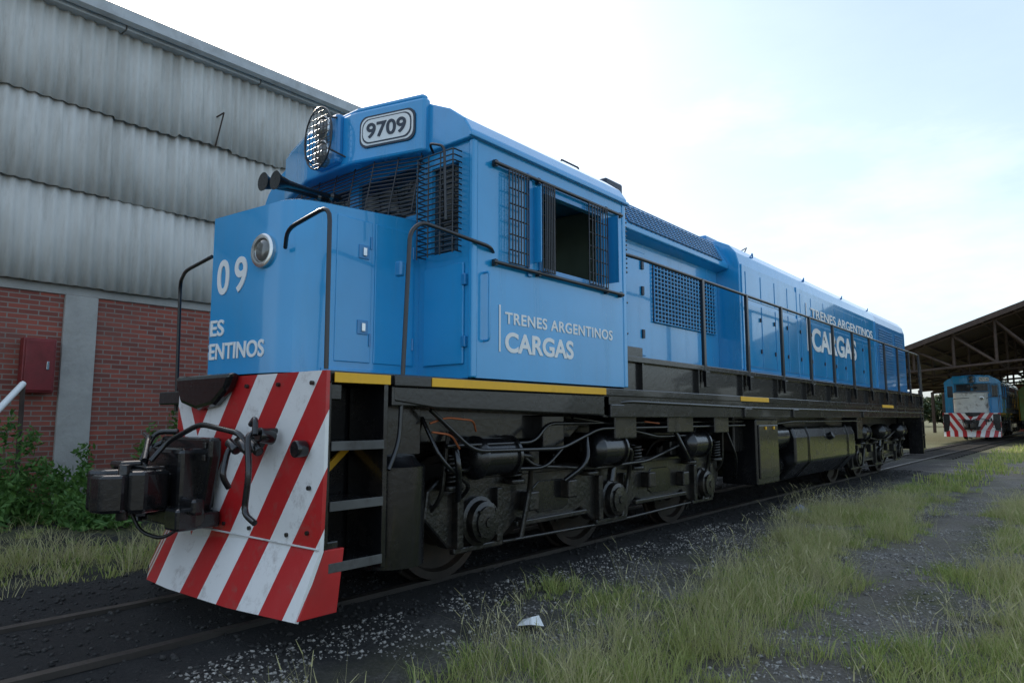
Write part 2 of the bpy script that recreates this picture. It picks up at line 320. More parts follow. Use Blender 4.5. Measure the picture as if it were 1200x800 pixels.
def locomotive(name,loc,main=True):
    empty(name,loc)
    if main: cols=[(1.42,2.28),(0.75,2.26),(0.0,2.23),(-.38,2.25),(-1.0,2.52),(-1.42,2.74)]
    else: cols=[(1.42,2.34),(.7,2.26),(0,2.22),(-.7,2.26),(-1.42,2.34)]
    box('underframe_sill',-1.40,1.40,5.2,20.1,1.40,1.64,BLACK,.01)
    box('cab_underframe',-1.395,1.395,2.78,5.2,1.47,1.60,BLACK,.01)
    for s in (1,-1):
        x0,x1=(1.30,1.40) if s>0 else (-1.40,-1.30)
        prism(f'sill_valance_{s}',[(2.80,1.60),(2.80,1.50),(3.15,1.46),(5.15,1.42),(5.3,1.40),(5.3,1.60)],'x',x0,x1,BLACK,.012)
        x0,x1=(1.02,1.10) if s>0 else (-1.10,-1.02)
        prism(f'inner_bolster_plate_{s}',[(2.95,1.48),(3.3,1.22),(5.1,1.22),(5.5,1.48)],'x',x0,x1,BLACK,.012)
        box(f'sill_lip_{s}',min(s*1.37,s*1.425),max(s*1.37,s*1.425),2.78,20.1,1.595,1.665,BLACK,.008)
        boxes(f'walkway_edge_{s}',[(min(s*1.15,s*1.42),max(s*1.15,s*1.42),5.6,20.1,1.925,1.985)],BLACK,.008)
        boxes(f'walkway_web_{s}',[(min(s*1.33,s*1.37),max(s*1.33,s*1.37),5.6,20.1,1.665,1.925)],BLACK)
        boxes(f'walkway_brackets_{s}',[(min(s*1.37,s*1.41),max(s*1.37,s*1.41),y-.012,y+.012,1.665,1.925) for y in np.arange(5.9,20,1.24)],BLACK)
        boxes(f'jacking_pads_{s}',[(min(s*1.39,s*1.43),max(s*1.39,s*1.43),y-.12,y+.12,1.40,1.52) for y in (5.4,8.5,10.3,14.2)],BLACK,.01)
    box('walkway_deck',-1.15,1.15,5.6,20.1,1.66,1.97,BLACK)
    prism('front_deck',[(x*.985,y+.04) for x,y in cols]+[(-1.40,5.2),(1.40,5.2)],'z',1.605,1.672,BLACK,.004)
    for i,(a,b) in enumerate(((3.09,5.20),(2.33,2.74),(8.25,9.2),(15.6,16.6))):
        box(f'yellow_edge_{i}',1.425,1.432,a,b,1.602,1.66,YELL,.002)
    box('belly',-.8,.8,2.9,20,1.15,1.47,GREASE,.02)
    truck((3.98,5.91,7.97),'front_truck')
    truck((14.9,16.8,18.75),'rear_truck')
    prism('fuel_tank',[(-1.25,1.25),(-1.3,1.1),(-1.3,.72),(-1.05,.46),(1.05,.46),(1.3,.72),(1.3,1.1),(1.25,1.25)],'y',10.6,13.9,BLACK,.03)
    tubes('tank_straps',[[(1.26,y,1.26),(1.31,y,1.1),(1.31,y,.72),(1.06,y,.45)] for y in (11.2,13.4)],.008,BLACK,0)
    cyl('fuel_filler',(1.28,12.3,1.08),(1.36,12.3,1.12),.06,BLACK,n=16)
    box('battery_box',.85,1.34,8.95,9.75,.52,1.38,BLACK,.02)
    box('battery_lid',1.335,1.36,9.0,9.7,.6,1.30,BLACK,.01)
    boxes('battery_latches',[(1.36,1.375,9.2,9.24,1.24,1.28),(1.36,1.375,9.5,9.54,1.24,1.28)],YELL,.003)
    box('battery_box_far',-1.34,-.85,8.95,9.75,.52,1.38,BLACK,.02)
    lathe('main_air_reservoir',(1.05,9.85,1.12),(0,1,0),[(0,.05),(.03,.15),(.08,.2),(.66,.2),(.72,.15),(.74,.05)],BLACK)
    lathe('main_air_reservoir_low',(1.0,9.85,.7),(0,1,0),[(0,.05),(.03,.12),(.08,.16),(.6,.16),(.66,.12),(.68,.05)],BLACK)
    box('equipment_rack',-1.1,1.1,8.8,10.5,.95,1.42,GREASE,.02)
    boxes('underframe_boxes',[(1.0,1.3,5.55,5.95,1.2,1.44),(1.02,1.3,6.6,7.2,1.24,1.44),(1.05,1.33,7.7,8.1,1.22,1.44),(1.0,1.28,14.2,14.6,1.0,1.4),(.95,1.22,4.55,4.85,1.15,1.42)],BLACK,.012)
    tubes('air_pipes',[[(1.25,3.4,1.2),(1.25,4.4,1.2),(1.22,4.6,1.35),(1.22,8.8,1.35)],[(1.30,3.2,1.45),(1.32,3.6,1.16),(1.3,4.7,1.14),(1.28,5.3,1.3),(1.28,8.7,1.3)],
         [(1.32,5.2,1.5),(1.41,5.6,1.55),(1.41,9.0,1.52),(1.41,20,1.52)],[(1.2,9.8,1.3),(1.32,10.4,1.34),(1.34,14.2,1.34)],[(1.15,8.3,1.38),(1.25,8.5,.9),(1.1,8.8,.62)],[(1.1,3.3,1.4),(1.25,3.35,1.1),(1.2,3.7,.9),(1.05,3.75,.8)],
         [(1.2,5.0,1.40),(1.22,5.4,1.36),(1.22,6.5,1.2),(1.2,7.4,1.2),(1.15,7.6,1.4)],[(1.15,3.5,1.02),(1.2,4.6,.98),(1.18,4.9,1.15)]],.016,BLACK,.12)
    tubes('copper_pipes',[[(1.27,3.22,1.36),(1.30,3.35,1.40),(1.30,3.62,1.38),(1.25,3.7,1.30)],[(1.26,3.25,1.30),(1.3,3.4,1.28),(1.28,3.5,1.18)],[(1.3,6.1,1.36),(1.3,6.4,1.34)]],.008,COPPER,.05)
    tubes('rubber_hoses',[[(1.15,3.55,1.3),(1.28,3.5,1.05),(1.15,3.62,.8)],[(1.2,6.9,1.3),(1.3,7.0,1.0),(1.2,7.3,.9),(1.1,7.5,1.1)],[(1.2,5.2,1.25),(1.3,5.1,1.0),(1.15,4.95,.85)]],.025,BLACK,.15)
    lathe('sand_reservoir',(1.12,3.0,.42),(0,0,1),[(0,.05),(.02,.2),(.03,.235),(.66,.235),(.68,.2),(.73,.16),(.75,.05)],BLACK)
    box('sand_bracket',.8,1.2,2.82,3.2,1.15,1.5,BLACK)
    for s in (1,-1):
        X0,X1=(min(s*1.05,s*1.40),max(s*1.05,s*1.40))
        if s<0 and main: continue
        boxes(f'step_stringers_{s}',[(X0,X1,2.30,2.335,.5,1.61),(X0,X1,2.715,2.75,.5,1.61)],BLACK,.005)
        boxes(f'step_treads_{s}',[(X0,X1,2.335,2.715,z-.035,z) for z in (.58,.92,1.26)],BLACK,.005)
        boxes(f'step_nosing_{s}',[(min(s*1.40,s*1.412),max(s*1.40,s*1.412),2.335,2.715,z-.05,z+.004) for z in (.58,.92,1.26)],STEPG,.003)
    box('step_backplate',.98,1.03,2.3,2.75,.5,1.6,BLACK)
    prism('step_brace',[(2.36,.95),(2.40,.93),(2.71,1.2),(2.70,1.25)],'x',1.06,1.08,YELL)
    # --- pilot
    V=[];F=[];n=len(cols)
    for (x,y) in cols: V.append((x,y,1.67))
    for (x,y) in cols: V.append((x,y,1.1))
    for (x,y) in cols: V.append((x,y-.01,.66 if x>0 else .60))
    for (x,y) in cols: V.append((x*.985,y-(.14 if x>.9 else .16),.305 if x>.9 else .28))
    for r in range(3):
        for i in range(n-1): F.append((r*n+i,r*n+i+1,(r+1)*n+i+1,(r+1)*n+i))
    o=mesh('pilot_plate',V,F,STRIPE); s=o.modifiers.new('s','SOLIDIFY'); s.thickness=.025; s.offset=-1 
    prism('pilot_side_gusset',[(2.31,.66),(2.15,.31),(2.40,.31),(2.44,.66)],'x',1.385,1.41,GUSS,.004)
    boxes('pilot_frame',[(-.9,1.38,2.32,2.42,.62,.70),(-.9,1.38,2.32,2.42,1.5,1.6),(-.5,.5,2.30,2.9,.75,1.2)],BLACK,.01)
    tubes('pilot_rivets',[[(x,yy-.02,z),(x,yy-.002,z)] for x,yy,z in [(1.3,2.275,1.6),(1.3,2.275,1.0),(1.1,2.27,.72),(.7,2.255,.72),(.4,2.245,.72),(1.3,2.275,.75),(.95,2.268,1.6),(.6,2.252,1.6)]],.013,GREASE,0)
    tubes('pilot_seams',[[(1.41,2.266,.67),(.0,2.212,.67)]],.006,DIRTYW,0)
    prism('coupler_cutout_dark',[(-.30,1.69),(.52,1.69),(.45,1.58),(.28,1.48),(.05,1.45),(-.2,1.5)],'y',2.17,2.25,BLACK,.03)  # solid black half-oval block stands in for the dark gap beneath the nose
    # --- coupler
    box('draft_gear_housing',-.25,.25,2.0,2.26,.80,1.20,BLACK,.03)
    prism('striker_plate',[(-.34,1.27),(.40,1.27),(.40,1.15),(.28,.72),(-.26,.72),(-.34,1.12)],'y',2.12,2.20,BLACK,.02)
    boxes('striker_bolts',[(x-.02,x+.02,2.105,2.12,z-.02,z+.02) for x in (-.28,.34) for z in (1.22,1.14)],GREASE,.006)
    box('coupler_shank',-.10,.10,1.85,2.05,.86,1.04,BLACK,.03)
    prism('coupler_head',[(-.16,1.98),(.17,1.98),(.23,1.80),(.18,1.72),(.11,1.74),(.07,1.81),(-.03,1.79),(-.06,1.66),(-.16,1.60),(-.25,1.66),(-.24,1.82)],'z',.81,1.07,BLACK,.025)
    prism('coupler_knuckle',[(.03,1.75),(.15,1.77),(.20,1.68),(.14,1.58),(.02,1.56),(-.02,1.62),(.06,1.66)],'z',.82,1.05,BLACK,.02)
    boxes('coupler_ribs',[(-.255,-.235,1.68,1.84,z,z+.025) for z in (.86,.93,1.0)]+[(-.2,.14,1.84,1.96,1.068,1.09)],BLACK,.008)
    cyl('knuckle_pin',(.12,1.72,.77),(.12,1.72,1.11),.035,GREASE,n=14)
    box('coupler_carrier',-.35,.38,2.0,2.22,.70,.80,BLACK,.015)
    boxes('coupler_blocks',[(.24,.42,1.92,2.06,.70,.84),(.3,.5,1.98,2.06,.80,.90),(-.25,-.05,1.76,1.9,1.07,1.12),(-.3,-.18,1.9,2.0,.74,.9)],BLACK,.02)
    cyl('coupler_spring_pot',(.22,2.06,.78),(.42,2.04,.78),.06,GREASE,n=16)
    tubes('uncoupling_lever',[[(.05,1.90,1.12),(.05,2.0,1.24),(.35,2.07,1.36),(.80,2.12,1.30),(.86,2.14,1.14)],[(-.05,1.9,1.12),(-.3,2.02,1.26),(-.62,2.12,1.28)],[(.86,2.14,1.36),(.98,2.1,1.40),(1.02,2.08,1.3)]],.018,BLACK,.08)
    tubes('coupler_chain',[[(-.1,1.85,.80),(-.05,1.9,.66),(.1,1.98,.62),(.2,2.05,.7)]],.012,GREASE,.08)
    for i,x in enumerate((.72,.86,.98)):
        if i!=1: tubes(f'air_hose_{i}',[[(x,2.24,1.22+.03*i),(x,2.08,1.24+.03*i),(x+.03,2.03,1.05),(x+.02,2.08,.98)]] if i<1 else [[(x,2.24,1.32),(x+.0,2.05,1.32),(x+.10,2.02,1.1),(x+.06,2.02,.86),(x+.18,2.02,.82)]],.018,BLACK,.08)
        cyl(f'hose_cock_{i}',(x,2.22,1.22+.03*i),(x,2.12,1.24+.03*i),.045,BLACK,n=12)
        cyl(f'hose_gland_{i}',(x-.04,2.10,1.25),(x+.06,2.10,1.20),.03,BLACK,n=10)
    tubes('air_hose_far',[[(-.30,2.2,1.25),(-.34,2.05,1.2),(-.36,2.0,.95),(-.28,1.98,.7)],[(-.26,2.2,1.3),(-.40,2.1,1.3),(-.40,2.02,1.1)]],.02,BLACK,.1)
    cyl('pilot_tail_lamp',(1.24,2.27,1.22),(1.24,2.20,1.22),.05,BLACK,n=16)
    # --- nose
    if main: P=[(.85,3.5),(.85,2.60),(.842,2.50),(.815,2.425),(.76,2.38),(.70,2.36),(0,2.27),(-.25,2.41),(-.7,2.66),(-.84,2.80),(-.85,2.9),(-.85,3.5)]
    else: P=[(.85,3.5),(.85,2.55),(.8,2.45),(.7,2.38),(0,2.27),(-.7,2.38),(-.8,2.45),(-.85,2.55),(-.85,3.5)]
    n=len(P); ins=[]
    for (x,y) in P: ins.append((x*.93,max(2.33,3.5-(3.5-y)*.955)))
    zt=lambda y:2.84+.075*(y-2.3)
    V=[(x,y,1.69) for x,y in P]+[(x,y,zt(y)-.05) for x,y in P]+[(a*.985+.015*b,c*.985+.015*d,zt(c)-.012) for (a,c),(b,d) in zip(P,ins)]+[(x,y,zt(y)+.012) for x,y in ins]+[(0,3.5,zt(3.5)+.05),(0,2.6,zt(2.6)+.045)]
    F=[]
    for r in range(3):
        for i in range(n-1): F.append((r*n+i,(r+1)*n+i,(r+1)*n+i+1,r*n+i+1))
    t0=3*n; c1=4*n; c2=4*n+1
    F.append((t0,c1,c2,t0+1))
    for i in range(1,n-2): F.append((t0+i,c2,t0+i+1))
    F.append((t0+n-2,c2,c1,t0+n-1))
    o=mesh('nose',V,F,BLUE if main else DIRTYW)
    recalc(o)
    o.data.polygons.foreach_set('use_smooth',[True]*len(o.data.polygons)); o.modifiers.new('es','EDGE_SPLIT').split_angle=math.radians(22)
    fx=Vector((.70,.09,0)).normalized(); nn=Vector((fx.y,-fx.x,0))
    def fp(x,z,off=0): 
        return Vector((x,2.27+.1286*x,z))+nn*off
    lathe('nose_marker_lamp_rim',fp(.575,2.51),nn,[(0,.115),(.025,.115),(.03,.10),(.03,.085),(.015,.08)],CHROME)
    lathe('nose_marker_lamp_lens',fp(.575,2.51,.015),nn,[(0,.08),(.012,.07),(.02,.045),(.022,.01)],LENS)
    if main:
        text('nose_digit_a',"0",fp(.07,2.255,.004),fx,.135,.25,WHITE,bold=.018)
        text('nose_digit_b',"9",fp(.265,2.255,.004),fx,.135,.25,WHITE,bold=.018)
        text('nose_lettering_a',"ES",fp(.015,1.965,.003),fx,.155,.115,WHITE,bold=.02)
        text('nose_lettering_b',"ENTINOS",fp(.015,1.80,.003),fx,.60,.115,WHITE,bold=.02)
        lx=Vector((.25,-.14,0)).normalized(); q=lambda x,z:Vector((x,2.27-.56*x,z))+Vector((-.14,-.25,0)).normalized()*.003
        text('nose_number_far',"97",q(-.42,2.265),lx,.40,.235,WHITE,bold=.018)
        text('nose_lettering_c',"TREN",q(-.36,1.965),lx,.36,.115,WHITE,bold=.02)
        text('nose_lettering_d',"ARG",q(-.32,1.80),lx,.32,.115,WHITE,bold=.02)
    for i,(a,b) in enumerate(((2.72,3.02),(3.05,3.42))):
        box(f'nose_door_{i}',.845,.858,a,b,1.78,2.80,BLUE,.006)
        tubes(f'nose_hinges_{i}',[[(.862,b-.012,z),(.862,b-.012,z+.09)] for z in (1.9,2.6)],.008,BLUED,0)
    boxes('nose_latches',[(.858,.866,2.90,2.99,2.52,2.62),(.858,.866,2.90,2.99,1.98,2.08)],BLUED,.004)
    boxes('nose_latch_handles',[(.866,.880,2.93,2.96,2.54,2.60),(.866,.880,2.93,2.96,2.0,2.06)],CHROME,.003)
    box('nose_base_strip',.846,.862,2.62,3.5,1.69,1.73,BLUE,.004)
    # --- cab
    wall('cab_side_wall','x',1.40,3.5,5.57,1.68,3.44,[(4.28,5.14,2.60,3.22)],.04,BLUE)
    wall('cab_far_wall','x',-1.40,3.5,5.57,1.68,3.44,[(4.28,5.14,2.60,3.22)],.04,BLUE)
    wall('cab_front_wall','y',3.50,-1.38,1.38,1.68,3.44,[(.98,1.27,2.62,3.30),(-1.27,-.98,2.62,3.30),(.06,.80,2.98,3.38),(-.80,-.06,2.98,3.38)],.04,BLUE)
    wall('cab_rear_wall','y',5.55,-1.38,1.38,1.68,3.44,[],.04,BLUE)
    boxes('cab_glass',[(.97,1.28,3.515,3.522,2.61,3.31),(-1.28,-.97,3.515,3.522,2.61,3.31),(.05,.81,3.515,3.522,2.97,3.39),(-.81,-.05,3.515,3.522,2.97,3.39)],GLASS)
    prof=[(-1.43,3.43),(-1.43,3.49),(-1.36,3.60),(-1.2,3.72),(-.9,3.86),(-.45,3.93),(0,3.95),(.45,3.93),(.9,3.86),(1.2,3.72),(1.36,3.60),(1.43,3.49),(1.43,3.43)]
    prism('cab_roof',prof,'y',3.44,5.62,BLUE,.012)
    box('cab_rain_gutter',1.428,1.455,3.42,5.62,3.435,3.46,BLUE,.004)
    box('cab_floor',-1.38,1.38,3.52,5.53,1.68,1.75,INTER)
    box('cab_inner_bulkhead',-1.35,1.35,5.48,5.52,1.75,3.42,INTER)
    box('control_stand',-.2,.45,3.8,4.3,1.75,2.85,INTER,.03)
    box('driver_seat',.5,.95,4.6,5.05,2.1,2.25,NUMB,.04); box('driver_seat_back',.5,.95,5.0,5.12,2.25,2.80,RUSTY,.04)
    box('cab_corner_trim',1.385,1.432,3.465,3.52,1.68,3.43,BLUE,.012)
    box('cab_rear_trim',1.40,1.428,5.53,5.59,1.68,3.43,BLUE,.008)
    box('cab_front_door',.92,1.34,3.462,3.478,1.78,2.52,BLUE,.006)
    boxes('cab_door_latch',[(1.33,1.37,3.45,3.48,1.9,1.98),(1.33,1.37,3.45,3.48,2.35,2.43)],BLUED,.004)
    P=[(.98,3.46),(.98,3.39),(.36,3.21),(.30,3.20),(-.30,3.20),(-.36,3.21),(-.98,3.39),(-.98,3.46)]
    prism('number_box',P,'z',3.43,3.86,BLUE,.02)
    prism('number_box_top',[(.95,3.46),(.95,3.40),(.35,3.23),(-.35,3.23),(-.95,3.40),(-.95,3.46)],'z',3.86,3.90,BLUE,.015)
    nx=Vector((.62,.18,0)).normalized(); nb=Vector((nx.y,-nx.x,0))
    def npnt(t,z,off=0): return Vector((.36,3.21,z))+nx*t+nb*off
    def rrect(name,t0,t1,z0,z1,off,th,m):
        pts=[];r=.07
        for cx,cz,a0 in ((t1-r,z1-r,0),(t0+r,z1-r,90),(t0+r,z0+r,180),(t1-r,z0+r,270)):
            for k in range(6):
                a=math.radians(a0+18*k); pts.append((cx+r*math.cos(a),cz+r*math.sin(a)))
        V=[npnt(a,b,off) for a,b in pts]+[npnt(a,b,off+th) for a,b in pts]; n=len(pts)
        o=mesh(name,V,[tuple(range(n)),tuple(range(2*n-1,n-1,-1))]+[(i,i+n,(i+1)%n+n,(i+1)%n) for i in range(n)],m); recalc(o); return o
    rrect('number_board_rim',.05,.57,3.53,3.79,0,.012,NUMB)
    rrect('number_board_line',.065,.555,3.545,3.775,.012,.004,WHITE)
    rrect('number_board_inset',.08,.54,3.558,3.762,.016,.003,NUMB)
    rrect('number_board_face',.09,.53,3.568,3.752,.019,.003,WHITE)
    text('number_board_digits',"9709" if main else "9714",npnt(.125,3.597,.024),nx,.37,.125,NUMB,bold=.02)
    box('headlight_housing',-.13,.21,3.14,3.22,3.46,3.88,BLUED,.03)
    for i,z in enumerate((3.56,3.77)):
        lathe(f'headlight_rim_{i}',(.04,3.15,z),(0,-1,0),[(0,.11),(.05,.11),(.055,.10),(.03,.09)],CHROME)
        lathe(f'headlight_lens_{i}',(.04,3.11,z),(0,-1,0),[(0,.09),(.02,.07),(.035,.03),(.036,.004)],LENS)
    cx=.06; gy=3.06
    ring=[(cx+.19*math.cos(t),gy,3.67+.26*math.sin(t)) for t in np.linspace(0,2*math.pi,33)]
    gl=[]
    for k in np.linspace(-.17,.17,8):
        h=.26*math.sqrt(1-(k/.19)**2); gl.append([(cx+k,gy,3.67-h),(cx+k,gy,3.67+h)])
    for k in np.linspace(-.22,.22,10):
        h=.19*math.sqrt(1-(k/.26)**2); gl.append([(cx-h,gy,3.67+k),(cx+h,gy,3.67+k)])
    tubes('headlight_guard',gl,.003,TUBE,0,1)
    tubes('headlight_guard_ring',[ring],.008,TUBE,0,1)
    tubes('headlight_guard_struts',[[(.2,gy,3.55),(.25,3.22,3.5)],[(-.12,gy,3.55),(-.15,3.22,3.5)],[(.18,gy,3.82),(.2,3.22,3.85)]],.008,TUBE,0)
    g=[]
    for k in range(16):
        t=k/15; z=3.44-.50*t; y=3.30-.10*t
        g.append([(-.88,y+.12,z),(-.5,y,z),(.5,y,z),(.93,y+.14,z)])
    for x in (-.85,-.5,-.25,0,.25,.5,.72,.92):
        dy=.0 if abs(x)<=.5 else (abs(x)-.5)*.3
        g.append([(x,3.30+dy,3.44),(x,3.20+dy,2.94)])
    tubes('windscreen_guard',g,.0055,TUBE,0,1)
    g=[]
    for z in np.arange(2.60,3.36,.042): g.append([(.93,3.47,z),(.93,3.38,z),(1.31,3.38,z),(1.31,3.47,z)])
    for x in (.93,1.05,1.18,1.31): g.append([(x,3.378,2.58),(x,3.378,3.36)])
    tubes('corner_window_guard',g,.0055,TUBE,.02,1)
    tubes('mirror_bracket',[[(1.12,3.36,3.36),(1.16,3.28,3.40),(1.32,3.28,3.34),(1.32,3.30,2.8)]],.01,TUBE,.05)
    tubes('window_guides',[[(1.455,3.66,3.30),(1.455,5.48,3.30)],[(1.455,3.66,2.54),(1.455,5.48,2.54)]],.016,TUBE,0)
    boxes('window_guide_feet',[(1.42,1.46,y,y+.03,z,z+.05) for y in (3.68,4.2,5.2,5.44) for z in (2.515,3.275)],TUBE,.004)
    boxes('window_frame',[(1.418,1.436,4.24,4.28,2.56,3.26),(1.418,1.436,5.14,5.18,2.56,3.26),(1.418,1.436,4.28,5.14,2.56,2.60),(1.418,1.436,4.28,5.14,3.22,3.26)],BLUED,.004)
    for nm_,a,b in (('front',3.82,4.06),('mid',4.24,4.40),('rear',4.90,5.20)):
        g=[[(1.47,a,2.56),(1.47,a,3.28),(1.47,b,3.28),(1.47,b,2.56),(1.47,a,2.56)]]
        for z in np.arange(2.66,3.27,.12): g.append([(1.47,a,z),(1.47,b,z)])
        for y in np.linspace(a,b,8)[1:-1]: g.append([(1.478,y,2.56),(1.478,y,3.28)])
        tubes('window_shutter_'+nm_,g,.006,TUBE,0,1)
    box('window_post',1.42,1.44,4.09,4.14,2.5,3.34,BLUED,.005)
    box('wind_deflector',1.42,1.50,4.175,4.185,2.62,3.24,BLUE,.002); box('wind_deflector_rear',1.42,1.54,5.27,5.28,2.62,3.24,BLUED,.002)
    tubes('nose_handrail',[[(.80,2.36,2.50),(.95,2.28,2.58),(1.36,2.31,2.66),(1.37,2.31,1.68)],[(-.02,2.27,2.55),(-.5,2.3,2.52),(-.86,2.42,2.50),(-.86,2.44,1.45)]],.014,TUBE,.10,3)
    tubes('cab_step_handrail',[[(1.40,3.72,2.62),(1.46,3.62,2.64),(1.40,3.0,2.70),(1.38,2.92,2.62),(1.38,2.86,1.25),(1.40,2.76,1.08)]],.015,TUBE,.12,3)
    tubes('door_grab_iron',[[(1.42,3.60,2.45),(1.47,3.60,2.45),(1.47,3.60,1.95),(1.42,3.60,1.95)]],.009,BLUE,.03)
    box('rail_bracket',1.30,1.36,2.86,2.9,2.32,2.42,BLUED,.01)
    if main:
        box('lettering_bar',1.421,1.427,3.76,3.775,1.885,2.235,WHITE,0)
        text('lettering_upper',"TRENES ARGENTINOS",(1.422,3.83,2.10),(0,1,0),1.50,.090,WHITE,bold=.02,sp=1.1)
        text('lettering_lower',"CARGAS",(1.422,3.83,1.885),(0,1,0),.88,.155,WHITE,bold=.03)
        text('hood_lettering_upper',"TRENES ARGENTINOS",(1.186,12.0,3.08),(0,1,0),4.2,.17,WHITE,bold=.012)
        text('hood_lettering_lower',"CARGAS",(1.186,12.0,2.52),(0,1,0),2.8,.40,WHITE,bold=.03)
        box('hood_lettering_bar',1.184,1.189,11.75,11.78,2.5,3.3,WHITE,0)
    for i,(x,z) in enumerate(((.10,3.20),(-.08,3.23))):
        lathe(f'horn_{i}',(x,3.26,z),(0,-1,0),[(0,.03),(.08,.035),(.1,.018),(.34,.020),(.48,.032),(.56,.055),(.59,.075),(.59,.05)],BLACK,20)
    # --- hood section A
    PA=[(-.85,1.98),(.85,1.98),(.85,3.40),(1.02,3.44),(1.02,3.50),(.86,3.80),(.5,3.89),(0,3.91),(-.5,3.89),(-.86,3.80),(-1.02,3.5),(-1.02,3.44),(-.85,3.4)]
    prism('radiator_hood',PA,'y',5.60,9.0,BLUE,.012)
    sl=Vector((-.16,0,.30)); 
    def sp(u,y,off=.0): 
        return Vector((1.02,0,3.50))+sl*u+Vector((.30,0,.16)).normalized()*off+Vector((0,y,0))
    V=[sp(.05,6.35,.004),sp(.05,8.8,.004),sp(.93,8.8,.004),sp(.93,6.35,.004)]
    mesh('upper_intake_dark_sheet',V,[(0,1,2,3)],NUMB)  # flat dark sheet on the slope, painted shade of the space behind the mesh
    g=[[sp(.05,6.35,.02),sp(.05,8.8,.02),sp(.93,8.8,.02),sp(.93,6.35,.02),sp(.05,6.35,.02)]]
    for y in np.arange(6.45,8.8,.11): g.append([sp(.05,y,.02),sp(.93,y,.02)])
    for u in np.linspace(.05,.93,9): g.append([sp(u,6.35,.022),sp(u,8.8,.022)])
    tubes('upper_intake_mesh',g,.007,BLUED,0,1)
    box('lower_intake_dark_sheet',.852,.858,7.15,8.85,2.52,3.22,NUMB,0)  # thin dark slab on the hood side imitates the shaded interior behind the mesh
    g=[[(.875,7.15,2.52),(.875,8.85,2.52),(.875,8.85,3.22),(.875,7.15,3.22),(.875,7.15,2.52)]]
    for y in np.arange(7.23,8.85,.085): g.append([(.875,y,2.52),(.875,y,3.22)])
    for z in np.arange(2.56,3.22,.05): g.append([(.877,7.15,z),(.877,8.85,z)])
    tubes('lower_intake_mesh',g,.009,BLUE,0,1)
    box('electrical_cabinet_door',.85,.865,5.75,6.95,2.1,3.3,BLUE,.01)
    boxes('cabinet_hardware',[(.865,.885,6.85,6.90,z,z+.1) for z in (2.3,2.8,3.1)],NUMB,.004)
    tubes('cab_rear_grab_irons',[[(1.10,5.57,z),(1.10,5.68,z),(1.38,5.68,z),(1.38,5.57,z)] for z in (2.2,2.5,2.8)],.012,TUBE,.02)
    g=[]
    for z in np.arange(2.8,3.45,.045): g.append([(1.0,5.60,z),(1.0,5.70,z),(1.38,5.70,z),(1.38,5.60,z)])
    tubes('cab_rear_window_guard',g,.006,TUBE,.02,1)
    boxes('walkway_lockers',[(1.0,1.30,5.75,6.1,1.99,2.10)],BLACK,.01)
    # --- hood section B
    def profB(w,z0=1.98,top=3.9): return [(-w,z0),(w,z0),(w,3.50),(w-.04,3.66),(w-.14,3.78),(w-.30,3.86),(w-.6,top),(0,top+.02),(-(w-.6),top),(-(w-.3),3.86),(-(w-.14),3.78),(-(w-.04),3.66),(-w,3.5)]
    prism('engine_hood',profB(1.17),'y',9.0,16.6,BLUE,.012)
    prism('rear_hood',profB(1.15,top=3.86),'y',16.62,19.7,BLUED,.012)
    D=[]; H=[]; y=9.2
    rr=random.Random(2)
    while y<16.3:
        w=rr.choice((.56,.62,.70)); 
        if y+w>16.5: break
        D.append((1.17,1.18,y,y+w-.035,2.10,2.98)); D.append((1.17,1.178,y,y+w-.035,3.03,3.42))
        H+= [(1.18,1.20,y+w-.10,y+w-.08,2.3,2.36),(1.18,1.20,y+w-.10,y+w-.08,2.75,2.81)]
        y+=w
    boxes('engine_room_doors',D,BLUE,.006); boxes('door_hardware',H,NUMB,.003)
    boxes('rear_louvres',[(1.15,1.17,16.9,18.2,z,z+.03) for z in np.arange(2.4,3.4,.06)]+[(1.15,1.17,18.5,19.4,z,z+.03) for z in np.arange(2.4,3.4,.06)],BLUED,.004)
    boxes('hood_seams',[(1.17,1.186,yy,yy+.04,1.99,3.5) for yy in (9.05,11.3,16.5)],BLUE,.005)
    boxes('hood_base_rail',[(1.17,1.20,9.0,19.7,1.99,2.05)],BLUED,.004)
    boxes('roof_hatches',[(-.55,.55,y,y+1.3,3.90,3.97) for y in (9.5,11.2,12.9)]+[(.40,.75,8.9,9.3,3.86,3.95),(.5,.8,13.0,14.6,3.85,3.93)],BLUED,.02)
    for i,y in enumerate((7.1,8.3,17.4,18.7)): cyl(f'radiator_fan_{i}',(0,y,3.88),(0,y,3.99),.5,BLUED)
    box('exhaust_stack',.40,.80,6.25,6.6,3.82,4.05,NUMB,.02)
    tubes('roof_antenna',[[(.95,5.2,3.82),(.95,5.2,3.90),(.95,5.5,3.90),(.95,5.5,3.82)],[(.9,9.9,3.85),(.9,10.0,3.95),(.7,10.2,3.95)]],.010,TUBE,.02)
    tubes('hood_lifting_eyes',[[(1.1,y,3.70),(1.12,y+.03,3.76),(1.1,y+.10,3.76),(1.08,y+.13,3.70)] for y in (9.6,11.9,14.2,16.2)],.010,BLUED,.02)
    ys=[7.3,8.6,9.88,11.15,12.4,13.65,14.9,16.15,17.4,18.65,19.85]
    tubes('walkway_handrail',[[(1.38,5.62,2.97),(1.40,5.9,2.97),(1.40,19.85,2.97),(1.40,20.05,2.8),(1.40,20.05,1.7)]],.019,TUBE,.1,3)
    boxes('handrail_stanchions',[(1.385,1.425,y-.028,y+.028,1.80,2.98) for y in ys],TUBE,.006)
    boxes('stanchion_feet',[(1.41,1.45,y-.05,y+.05,1.74,1.92) for y in ys],BLACK,.006)
    tubes('walkway_handrail_far',[[(-1.40,5.62,2.97),(-1.40,20.0,2.97)]],.019,TUBE,0)
    box('rear_end_plate',-1.4,1.4,20.1,20.14,.6,1.98,BLACK,.01)
